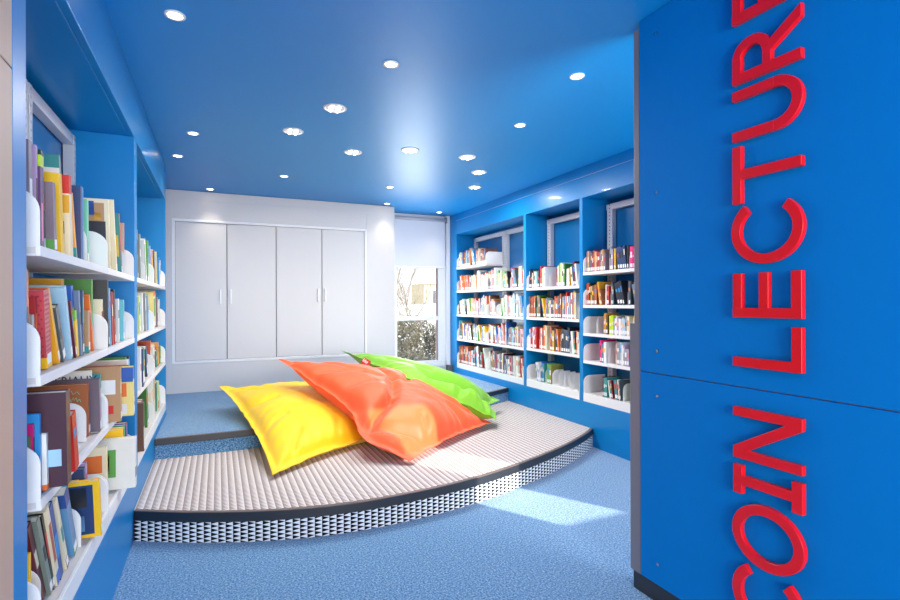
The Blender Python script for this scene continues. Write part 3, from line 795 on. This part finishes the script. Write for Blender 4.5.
fill('C', 2, *YC, [sg_(.16, P_RUST), E_, sg_(.18), E_, sg_(.16, P_MIX), E_, sg_(.14, P_RUST), E_, sg_(.30)], .27)
fill('C', 3, *YC, [sg_(.22, P_RED), E_, sg_(.2, P_RED), E_, sg_(.2, P_RUST), E_, sg_(.16, P_DARK), E_, sg_(.18)], .27)
fill('C', 4, *YC, [gap(.11), sg_(.15, P_PINK), sg_(.08, ['skyblue','blue','teal','slate']), E_, gap(.03), sg_(.1, P_GREEN), E_, gap(.04), sg_(.07, P_DARK), E_, gap(.09), E_, gap(.08), E_, gap(.07), E_], .23)
fill('D', 1, *YD, [sg_(.34, P_BROWN), E_, sg_(.06, P_PINK), sg_(.2, ['ochre','black','navyblue']), E_, sg_(.25, P_PINK)], .215)
fill('D', 2, *YD, [sg_(.26, P_RUST), gap(.02), E_, sg_(.07), E_, sg_(.22, P_DARK), E_, sg_(.3)], .215)
fill('D', 3, *YD, [gap(.15), E_, gap(.1), sg_(.08, P_RUST), sg_(.06, ['lime','limegreen']), sg_(.24, P_GREY), E_, sg_(.3)], .205)
fill('D', 4, *YD, [gap(.2), sg_(.12, P_PINK), E_, gap(.1), sg_(.2, P_GREY), sg_(.36, P_GREEN)], .2)
fill('D', 5, *YD, [gap(.24), sg_(.26, ['crimson','teal','white','grey','maroon','slate']), gap(.02), E_, gap(.1), sg_(.2, P_GREEN), E_, sg_(.1)], .22)
LEV = {'A': LA, 'B': LA, 'C': LC, 'D': LD}
def rz(bay, shelf):
    lv = LEV[bay]; k = (len(lv) - shelf) ; 
    z = lv[k]; return z + (.0665 if (k == 0 and bay in 'AB') else .0745 if k == 0 else .0245)
BAYN = {'A': 'right wall window section', 'B': 'second section from window', 'C': 'right wall middle niche', 'D': 'right wall nearest niche'}
NSH = {'A': {1:'top',2:'second',3:'third',4:'fourth',5:'bottom'}, 'B': {2:'top',3:'second',4:'third',5:'bottom'}, 'C': {1:'top',2:'second',3:'third',4:'bottom'}, 'D': {1:'top',2:'second',3:'third',4:'fourth',5:'bottom'}}
def place(bay, shelf, s, lean, H, th, dp):
    """4x4 of a book with its spine towards the room"""
    z0 = rz(bay, shelf) + FOOT
    M = Matrix.Translation((XR + .03, -(s + th*math.cos(lean)), z0 + th*math.sin(lean))) @ Matrix.Rotation(PI, 4, 'Z') @ Matrix.Rotation(lean, 4, 'X')
    return M
NSINGLE = 300 - len(LEFT_BOOKS)
order = sorted(range(len(RB)), key=lambda i: -(RB[i][4] * RB[i][5]) / ((RB[i][2])**2 + 9.5))
single = set(order[:NSINGLE])
unitbook = {}
def small_book(th, dp, H, col):
    m, names = book_cover(th, dp, H, (), col)
    m.box(-dp + .003, -.0022, -th + .0022, -.0022, .003, H - .003, 1)
    m.box(0, .0006, -th*.85, -th*.15, .012, .042, 2)
    if col not in ('white', 'offwhite') or True:
        z0 = random.uniform(.45, .6)*H; z1 = z0 + random.uniform(.1, .3)*H
        m.box(0, .0005, -th*.8, -th*.2, z0, z1, 3)
    return m
ACC = ['white', 'cream', 'yellow', 'black', 'red', 'skyblue', 'orange', 'offwhite']
nb = {}
far = MB(); fmats = []; 
def fmi(mm):
    if mm not in fmats: fmats.append(mm)
    return fmats.index(mm)
STK = mat('white_sticker', (240, 240, 238), .6)
for i, (bay, shelf, s, lean, H, th, dp, col) in enumerate(RB):
    nb[(bay, shelf)] = nb.get((bay, shelf), 0) + 1
    m = small_book(th, dp, H, col); M = place(bay, shelf, s, lean, H, th, dp)
    acc = random.choice(ACC); ml = [bmat(col), PAGES, STK, bmat(acc)]
    if i in single:
        o = m.obj('book', ml); o.matrix_world = M
        tag(o, f'{size_word(H, th)} {CN.get(col, col)} book, {ordinal(nb[(bay, shelf)])} from the left, {NSH[bay][shelf]} shelf, {BAYN[bay]}', 'book', 'books on the right wall shelves')
    else:
        k = len(far.v); far.v += [tuple(M @ Vector(p)) for p in m.v]
        for f, q in zip(m.f, m.mi): far.face([k + j for j in f], fmi(ml[q]))
if far.v:
    o = far.obj('books', fmats); tag(o, 'many small book spines packed on the distant right wall shelves', 'books', None, 'stuff')
ne = {}
for bay, shelf, y in RE:
    ne[(bay, shelf)] = ne.get((bay, shelf), 0) + 1
    bookend(XR + .03, y, rz(bay, shelf), PI, f'white rounded bookend, {ordinal(ne[(bay, shelf)])} from the left, {NSH[bay][shelf]} shelf, {BAYN[bay]}', 'white bookends on the right wall shelves')
# ------------------------------------------------------------------ big floor cushions
def ground(x, y): return .3155 if y > up_y(x) - .02 else .167
def sstep(t): t = max(0, min(1, t)); return t*t*(3 - 2*t)
def cushion(name, C, m, label, H, lift, creases=(), bumps=(), sag=0, seed=0, pinch=.07, N=72, fl=.075, rest=True, extra=None, pw=.62):
    """C: corners (u0v0, u1v0, u1v1, u0v1) of the seam plane; a stuffed cover with a flat sewn flange round it"""
    C = [Vector(c) for c in C]
    ax = ((C[1]-C[0]) + (C[2]-C[3])).normalized(); ay = ((C[3]-C[0]) + (C[2]-C[1])).normalized(); nrm = ax.cross(ay).normalized()
    if nrm.z < 0: nrm = -nrm
    Lu = ((C[1]-C[0]).length + (C[2]-C[3]).length)/2; Lv = ((C[3]-C[0]).length + (C[2]-C[1]).length)/2
    verts = []; idx = {}
    def base(u, v):
        uu = u * (1 - pinch*(1 - v*v)); vv = v * (1 - pinch*(1 - u*u))
        a, b = (uu + 1)/2, (vv + 1)/2
        p = C[0]*(1-a)*(1-b) + C[1]*a*(1-b) + C[2]*a*b + C[3]*(1-a)*b
        return p
    def param(i):
        t = -1 + 2*i/N; return t
    faces = []
    def add(side):
        g = []
        for i in range(N+1):
            r = []
            for j in range(N+1):
                u, v = param(i), param(j)
                p = base(u, v)
                bu, bv = abs(u)/(1-fl), abs(v)/(1-fl)
                inside = bu < 1 and bv < 1
                h = 0
                if inside: h = ((1 - bu**2.4)*(1 - bv**2.4))**pw
                e = max(bu, bv)
                stitch = -.012*math.exp(-((e - 1.0)/.03)**2) if e < 1.3 else 0
                # gathers running in from the seams
                wr = 0
                if inside:
                    wu = math.exp(-((1-bu)/.22)**2)*math.sin(v*Lv*21 + 2.5*math.sin(v*5+seed)) ; wv = math.exp(-((1-bv)/.22)**2)*math.sin(u*Lu*21 + 2.5*math.sin(u*5+seed+1))
                    wr = .007*(wu + wv)*min(1, h*2.2)
                    q = Vector((u*Lu*2.3 + seed, v*Lv*2.3, seed*1.7))
                    wr += .014*noise.noise(q)*h + .009*noise.noise(q*2.7)*h
                    wr += .005*abs(noise.noise(Vector((u*Lu*3 + v*Lv*7 + seed, v*Lv*2.2 - u*Lu, seed))))*h
                else:
                    wr = .016*noise.noise(Vector((u*Lu*6 + seed, v*Lv*6, 3.3 + seed))) + .012*(e - 1)/.08
                cr = 0
                for (u0, v0, u1, v1, wd, dep) in creases:
                    dx, dy = u1-u0, v1-v0; t = max(0, min(1, ((u-u0)*dx + (v-v0)*dy)/(dx*dx+dy*dy)))
                    d = math.hypot((u-u0-t*dx)*Lu/2, (v-v0-t*dy)*Lv/2)
                    cr += dep*math.exp(-(d/wd)**2)*math.sin(PI*min(1, .25 + t*.75 if t < .99 else 1))**.3 if dep else 0
                for (u0, v0, wd, dep) in bumps:
                    cr += dep*math.exp(-(((u-u0)*Lu/2)**2 + ((v-v0)*Lv/2)**2)/wd**2)
                if side > 0: p = p + nrm*(H*h + wr + stitch + (cr*min(1, h*2.0) if inside else cr*.0) + .002)
                else: p = p + nrm*(-lift*h + (wr if not inside else 0) - .002)
                if extra: p = extra(p, u, v, side)
                if rest:
                    z0 = ground(p.x, p.y) + (.006 if side > 0 else .002)
                    if p.z < z0: p.z = z0
                r.append(p)
            g.append(r)
        return g
    T, B = add(1), add(-1)
    for i in range(N+1):
        for j in range(N+1):
            if T[i][j].z < B[i][j].z + .003: T[i][j].z = B[i][j].z + .003
    k = 0
    for g in (T, B):
        for r in g:
            verts += [tuple(p) for p in r]
    n1 = (N+1)**2; ix = lambda s, i, j: s*n1 + i*(N+1) + j
    for i in range(N):
        for j in range(N):
            faces.append((ix(0,i,j), ix(0,i+1,j), ix(0,i+1,j+1), ix(0,i,j+1)))
            faces.append((ix(1,i,j), ix(1,i,j+1), ix(1,i+1,j+1), ix(1,i+1,j)))
    for i in range(N):
        faces += [(ix(0,i,0), ix(1,i,0), ix(1,i+1,0), ix(0,i+1,0)), (ix(0,i,N), ix(0,i+1,N), ix(1,i+1,N), ix(1,i,N)),
                  (ix(0,0,i), ix(0,0,i+1), ix(1,0,i+1), ix(1,0,i)), (ix(0,N,i), ix(1,N,i), ix(1,N,i+1), ix(0,N,i+1))]
    me = bpy.data.meshes.new(name); me.from_pydata(verts, [], faces); me.materials.append(m)
    bm = bmesh.new(); bm.from_mesh(me); bmesh.ops.recalc_face_normals(bm, faces=bm.faces); bm.to_mesh(me); bm.free()
    for p in me.polygons: p.use_smooth = True
    o = bpy.data.objects.new(name, me); COL.objects.link(o)
    s = o.modifiers.new('s', 'SUBSURF'); s.levels = 1; s.render_levels = 1
    return tag(o, label, 'cushion', 'giant floor cushions on the platform'), T, nrm
def nylon(name, rgb):
    m = mat(name, rgb, .52, spec=.35, bump=.12, bump_scale=420, sheen=.2)
    return m
yel, _, _ = cushion('floor_cushion', [(.317, 3.47, .19), (1.40, 4.12, .2), (1.20, 5.62, .41), (.005, 5.17, .535)], nylon('yellow_nylon', (255, 205, 8)),
    'giant yellow floor cushion leaning over the platform step, left of the orange one', .19, .2, seed=1.3, pinch=.10, pw=.5,
    creases=[(-.75, -.95, -.5, -.6, .035, -.03), (-.9, .2, -.5, .12, .04, -.03), (-.85, .8, -.45, .5, .05, -.04), (.0, -.9, .1, -.6, .035, -.025), (-.9, -.35, -.55, -.3, .035, -.025), (-.6, .95, -.45, .65, .04, -.03)])
def orange_shape(p, u, v, side):
    k = .175*math.exp(-((v + .60)/.32)**2)*max(0, -u)**1.5
    return p - Vector((.80, .30, 0)).normalized()*k*(1 if side > 0 else .9)
ora, oT, on = cushion('floor_cushion', [(1.25, 3.395, .19), (2.26, 4.10, .20), (1.62, 4.93, .57), (.475, 4.72, .812)], nylon('orange_nylon', (248, 90, 40)),
    'giant orange floor cushion in the middle, propped on the yellow one', .205, .2, seed=4.1, pw=.48, pinch=.06, extra=orange_shape,
    creases=[(-.92, -.50, -.45, -.30, .045, -.11), (-.45, -.28, .05, .2, .045, -.07), (.05, .2, .22, .85, .05, -.05), (-.85, -.55, -.55, -.92, .035, -.06), (-.5, -.95, -.35, -.7, .03, -.045), (-.9, .15, -.4, .05, .045, -.03), (-.9, .6, -.3, .35, .05, -.03), (.35, -.9, .3, -.55, .04, -.03), (.75, -.8, .4, -.3, .06, -.03), (-.6, .85, -.2, .1, .04, -.02), (.1, .0, .6, .3, .04, -.025)],
    bumps=[(-.25, -.7, .2, .045), (-.75, -.1, .22, .03)])
def green_shape(p, u, v, side):
    k = .13*math.exp(-((v - .12)/.30)**2)*max(0, u)**5
    return p - Vector((.92, -.35, 0)).normalized()*k
gre, gT, gn = cushion('floor_cushion', [(1.50, 4.36, .635), (2.27, 4.02, .245), (2.66, 4.64, .29), (1.20, 5.52, .785)], nylon('green_nylon', (122, 186, 36)),
    'giant lime green floor cushion behind the orange one', .17, .16, seed=8.6, pw=.5, pinch=.05, extra=green_shape, bumps=[(.35, .45, .22, .02), (.45, -.75, .14, .03)],
    creases=[(-.3, -.45, 1.0, -.12, .085, -.19), (-.7, .1, -.1, -.1, .05, -.05), (.2, -.9, .45, -.3, .05, -.04), (.3, .9, .3, .4, .05, -.03), (.75, .95, .6, .5, .04, -.03), (.8, -.9, .65, -.4, .04, -.03)])
# red woven tag sewn into the green cover's edge
ti, tj = 0, TAGJ
P0 = (gT[0][tj] + gT[1][tj])/2; P1 = (gT[0][tj - 9] + gT[1][tj - 9])/2
tx = (P1 - P0).normalized(); tn = Vector((-.62, -.62, .48)); tn = (tn - tx*tn.dot(tx)).normalized(); ty = tn.cross(tx)
tm = MB(); TW, TH = .15, .06
tm.box(0, TW, -TH*.5, TH*.5, -.0015, .0015)
tagm = Matrix((tx, ty, tn)).transposed().to_4x4(); tagm.translation = P0 + tn*.012 - ty*.012
tg = tm.obj('tag', mat('red_woven_tag', (206, 30, 36), .7), gre); tg.matrix_local = tagm; tag(tg, 'red woven tag')
tt_ = bpy.data.objects.new('tag_lettering', text_mesh('fatboy', .052)); COL.objects.link(tt_); tt_.data.materials.append(mat('white_print', (240, 240, 240), .6)); tt_.parent = tg
tt_.location = (.012, -.013, .0022); tt_.scale = (.80, 1, 1)

# ------------------------------------------------------------------ ceiling lights
SPOT_XY = [(-.166, 2.536), (.835, 2.594), (1.823, 2.313), (1.955, 3.114), (-.162, 4.235), (-.356+.05, 4.935), (.601, 5.301), (-.073, 6.226), (1.705, 5.344), (1.955, 6.25), (2.80, 6.55)]
BIG_XY = [(.693, 3.325), (.505, 3.892), (1.03, 4.231), (1.445, 3.988), (1.964, 3.981), (2.294, 4.391), (2.55, 4.976)]
LENS = emit('warm_lamp_glow', (255, 236, 205), 14)
TUBE = emit('lamp_tube_glow', (255, 250, 240), 7)
RIM = mat('white_lamp_rim', (232, 232, 232), .4)
REFL = mat('lamp_reflector', (226, 228, 232), .15, metal=.6)
def light(kind, loc, energy, color, name, **kw):
    d = bpy.data.lights.new(name, kind); d.energy = energy; d.color = color
    for k, v in kw.items(): setattr(d, k, v)
    o = bpy.data.objects.new(name, d); o.location = loc; COL.objects.link(o); return o
WHERE_S = ['small round downlight nearest the camera on the left', 'small round downlight above the middle of the floor', 'small round downlight nearest the blue partition',
 'small round downlight second nearest the partition, over the right carpet', 'small round downlight over the left shelves, second from the cupboard', 'small round downlight closest to the left wall ledge',
 'small round downlight over the middle of the upper platform', 'small round downlight close to the cupboard at its left end', 'small round downlight over the right part of the cupboard, in the window glare',
 'small round downlight at the right end of the cupboard', 'small round downlight in the corner above the narrow window']
for (x, y), lb in zip(SPOT_XY, WHERE_S):
    t = empty('downlight', (x, y, ZC), lb, 'ceiling light', 'small warm downlights in the blue ceiling')
    m = MB(); m.lathe([(.030, -.002), (.032, -.006), (.042, -.005), (.043, 0), (.028, 0)], 28); m.obj('rim', RIM, t, auto=True)
    m = MB(); m.lathe([(.0001, -.0035), (.030, -.0025)], 24); m.obj('lens', LENS, t)
    l = light('SPOT', (x, y, ZC - .02), SPOT_W, (1, .87, .70), 'downlight_beam', spot_size=math.radians(80), spot_blend=1.0, shadow_soft_size=.03); l.parent = None
WHERE_B = ['large reflector downlight nearest the camera, with two bright tubes', 'large reflector downlight furthest to the left of its kind', 'large reflector downlight between the left and middle pairs',
 'large reflector downlight inside the bright ceiling glare', 'large reflector downlight right of the ceiling glare, nearest of the right-hand three', 'large reflector downlight in the middle of the right-hand three', 'large reflector downlight furthest from the camera, near the right shelves']
for (x, y), lb in zip(BIG_XY, WHERE_B):
    t = empty('downlight', (x, y, ZC), lb, 'ceiling light', 'large reflector downlights in the blue ceiling')
    m = MB(); m.lathe([(.060, -.002), (.062, -.007), (.074, -.005), (.075, 0), (.058, 0)], 32); m.obj('rim', RIM, t, auto=True)
    m = MB(); m.lathe([(.0001, -.001), (.061, -.0025)], 28); m.obj('reflector', REFL, t)
    for s in (-1, 1):
        m = MB(); m.tube([(s*.022, -.04, -.007), (s*.022, .04, -.007)], .009, 8); m.obj('lamp_tube', TUBE, t, auto=True)
    l = light('AREA', (x, y, ZC - .03), BIG_W, (1, .96, .9), 'reflector_beam', shape='DISK', size=.13)

# added fill lights, back window daylight and the sun
def aim(o, d): o.rotation_euler = Vector(d).to_track_quat('-Z', 'Y').to_euler(); return o
aim(light('AREA', (.68, -3.05, 1.42), FRONT_W, (1, .96, .90), 'front_fill_light', shape='RECTANGLE', size=1.7, size_y=1.8), (0, 1, .45))  # unseen fill lamp added behind the camera, tilted up
aim(light('AREA', (2.65, YS + .02, 1.5), SIDE_W, (1, .99, .97), 'side_fill_light', shape='RECTANGLE', size=1.6, size_y=1.7), (0, 1, .6))  # fill lamp added in front of the closed side wall, out of view
aim(light('AREA', (2.5, YW - .09, 1.3), BACK_W, (.93, .97, 1), 'back_window_daylight', shape='RECTANGLE', size=.55, size_y=1.3), (0, -1, 0))
sd = Vector((-.51, .86, 0)).normalized() * math.cos(math.radians(20)) + Vector((0, 0, -math.sin(math.radians(20))))
aim(light('SUN', (6, -6, 5), SUN_W, (1, .95, .86), 'winter_sun', angle=math.radians(.6)), sd)

# ------------------------------------------------------------------ outside the window
w = bpy.data.worlds.new('World'); S.world = w; w.use_nodes = True
bg = w.node_tree.nodes['Background']; bg.inputs[0].default_value = (.86, .93, 1, 1); bg.inputs[1].default_value = WORLD
SNOW = mat('snow', (236, 240, 246), .8, bump=.3, bump_scale=12)
HEDGE = mat('winter_foliage', (112, 108, 88), .8, vary=.4, vary_scale=9)
BARK = mat('pale_bark', (150, 138, 124), .8)
m = MB(); m.box(-6, 16, 7.15, 45, -.6, -.3)
struct(m.obj('ground', SNOW), 'snow covered ground outside the window', 'ground')
def bank():
    vs, fs = [], []; nx, ny = 40, 20
    for i in range(nx+1):
        for j in range(ny+1):
            x = 0 + 14*i/nx; y = 12.5 + 10*j/ny
            vs.append((x, y, -.3 + (1.5*math.exp(-((y-18)/3.4)**2)*(1 + .25*noise.noise(Vector((x*.5, y*.5, 2)))) )))
    for i in range(nx):
        for j in range(ny): k = i*(ny+1)+j; fs.append((k, k+ny+1, k+ny+2, k+1))
    me = bpy.data.meshes.new('snow_bank'); me.from_pydata(vs, [], fs); me.materials.append(SNOW)
    for p in me.polygons: p.use_smooth = True
    o = bpy.data.objects.new('snow_bank', me); COL.objects.link(o); return o
tag(bank(), 'white snow bank outside beyond the hedge', 'snow', kind='structure')
def leaf_cloud(name, c, r, n, size, m, parent, rnd, flat=0):
    mb = MB()
    for _ in range(n):
        while True:
            p = Vector((rnd.uniform(-1,1), rnd.uniform(-1,1), rnd.uniform(-1,1)))
            if .4 < (p.x**4 + p.y**4 + p.z**4)**.25 < 1: break
        q = Vector((c[0] + p.x*r[0], c[1] + p.y*r[1], c[2] + p.z*r[2]))
        if q.z < -.28: continue
        d = Vector((rnd.uniform(-1,1), rnd.uniform(-1,1), rnd.uniform(-.6,1))).normalized(); e = d.cross(Vector((rnd.uniform(-1,1), rnd.uniform(-1,1), rnd.uniform(-1,1)))).normalized()
        s = size * rnd.uniform(.6, 1.4); k = len(mb.v)
        mb.v += [tuple(q - d*s), tuple(q + e*s*.45), tuple(q + d*s), tuple(q - e*s*.45)]; mb.face((k, k+1, k+2, k+3))
    return mb.obj(name, m, parent, fix=False)
rnd = random.Random(5)
for i, (x, y, rx, rz_) in enumerate([(3.28, 9.6, .42, 1.22), (3.86, 10.55, .46, 1.35), (4.28, 9.6, .42, 1.15)]):
    bs = empty('hedge_shrub', (x, y, -.3), ['snow dusted shrub on the left behind the lower window pane', 'snow dusted shrub in the middle of the lower window pane', 'snow dusted shrub on the right behind the lower window pane'][i], 'shrub', 'snowy shrubs outside the window')
    leaf_cloud('foliage', (0, 0, .5), (rx, .45, rz_*.62), 9000, .026, HEDGE, bs, rnd)
    leaf_cloud('snow_cover', (0, -.06, .75), (rx*.9, .4, rz_*.42), 300, .03, SNOW, bs, rnd)
    st = MB()
    for k in range(9):
        a = rnd.uniform(0, 6.28); st.tube([(0, 0, 0), (.15*math.cos(a), .15*math.sin(a), .4), (.4*math.cos(a)*rx, .35*math.sin(a), .95*rz_)], [.014, .01, .004], 5)
    st.obj('stem', BARK, bs)
def bare_tree(x, y, h, label, sd_):
    r = random.Random(sd_)
    tt = empty('bare_tree', (x, y, -.3), label, 'tree')
    mb = MB()
    def br(p, d, L, rad, dep):
        q = p + d*L; mid = p + d*L*.5 + Vector((r.uniform(-1,1), r.uniform(-1,1), 0))*L*.06
        mb.tube([p, mid, q], [rad, rad*.85, rad*.65], 5)
        if dep == 0: return
        for _ in range(4 if dep == 5 else 2 if dep > 1 else 3):
            nd = (d + Vector((r.uniform(-1,1), r.uniform(-1,1), r.uniform(-.1,.7)))*.5).normalized()
            br(p + d*L*r.uniform(.55, 1), nd, L*r.uniform(.75, 1.15) if dep > 2 else L*r.uniform(.5, .8), rad*.72, dep-1)
    br(Vector((0,0,0)), Vector((.03, 0, 1)).normalized(), h*.16, h*.0065, 5)
    mb.obj('trunk_and_branches', BARK, tt)
bare_tree(3.9, 11.2, 4.6, 'bare pale tree at the left of the upper window pane', 3)
bare_tree(4.55, 13.2, 3.4, 'small bare tree at the right of the upper window pane', 11)
hs = empty('house', (14.5, 35, .1), 'distant tan house wall beyond the snow', 'house')
MB().box(-1.0, 1.0, -.6, 2, 0, 2.6).obj('house_wall', mat('tan_siding', (196, 180, 150), .8), hs)
m = MB(); m.prism([(-1.3, 2.6), (1.3, 2.6), (0, 3.3)], lambda a, b, d: (a, d, b), -.9, 2.2); m.obj('roof', SNOW, hs)
m = MB(); m.box(-.3, .35, -.62, -.59, 1.2, 2.1); m.obj('window_pane', SLOT, hs)

# ------------------------------------------------------------------ camera and colour management
f_, yaw, roll, cy = 514.345, math.radians(24.312), math.radians(-.169), 303.125
c_, s_ = math.cos(yaw), math.sin(yaw)
Rv, Fv, Dv = Vector((c_, -s_, 0)), Vector((s_, c_, 0)), Vector((0, 0, -1))
R2 = Rv*math.cos(roll) - Dv*math.sin(roll); D2 = Rv*math.sin(roll) + Dv*math.cos(roll)
cd = bpy.data.cameras.new('camera'); cd.sensor_fit = 'HORIZONTAL'; cd.sensor_width = 36; cd.lens = f_/900*36; cd.shift_y = (cy - 300)/900; cd.clip_start = .05
co = bpy.data.objects.new('camera', cd); COL.objects.link(co)
Mx = Matrix((R2, -D2, -Fv)).transposed().to_4x4(); Mx.translation = Vector((0, 0, 1.3)); co.matrix_world = Mx
S.camera = co
S.view_settings.view_transform = 'Standard'; S.view_settings.look = 'None'; S.view_settings.gamma = 1; S.view_settings.exposure = EXPO
try: S.view_settings.use_curve_mapping = False
except Exception: pass
S.cycles.max_bounces = 8; S.cycles.diffuse_bounces = 5; S.cycles.glossy_bounces = 4; S.cycles.transparent_max_bounces = 8
S.cycles.sample_clamp_indirect = 4; S.cycles.use_denoising = True; S.cycles.caustics_reflective = False; S.cycles.caustics_refractive = False
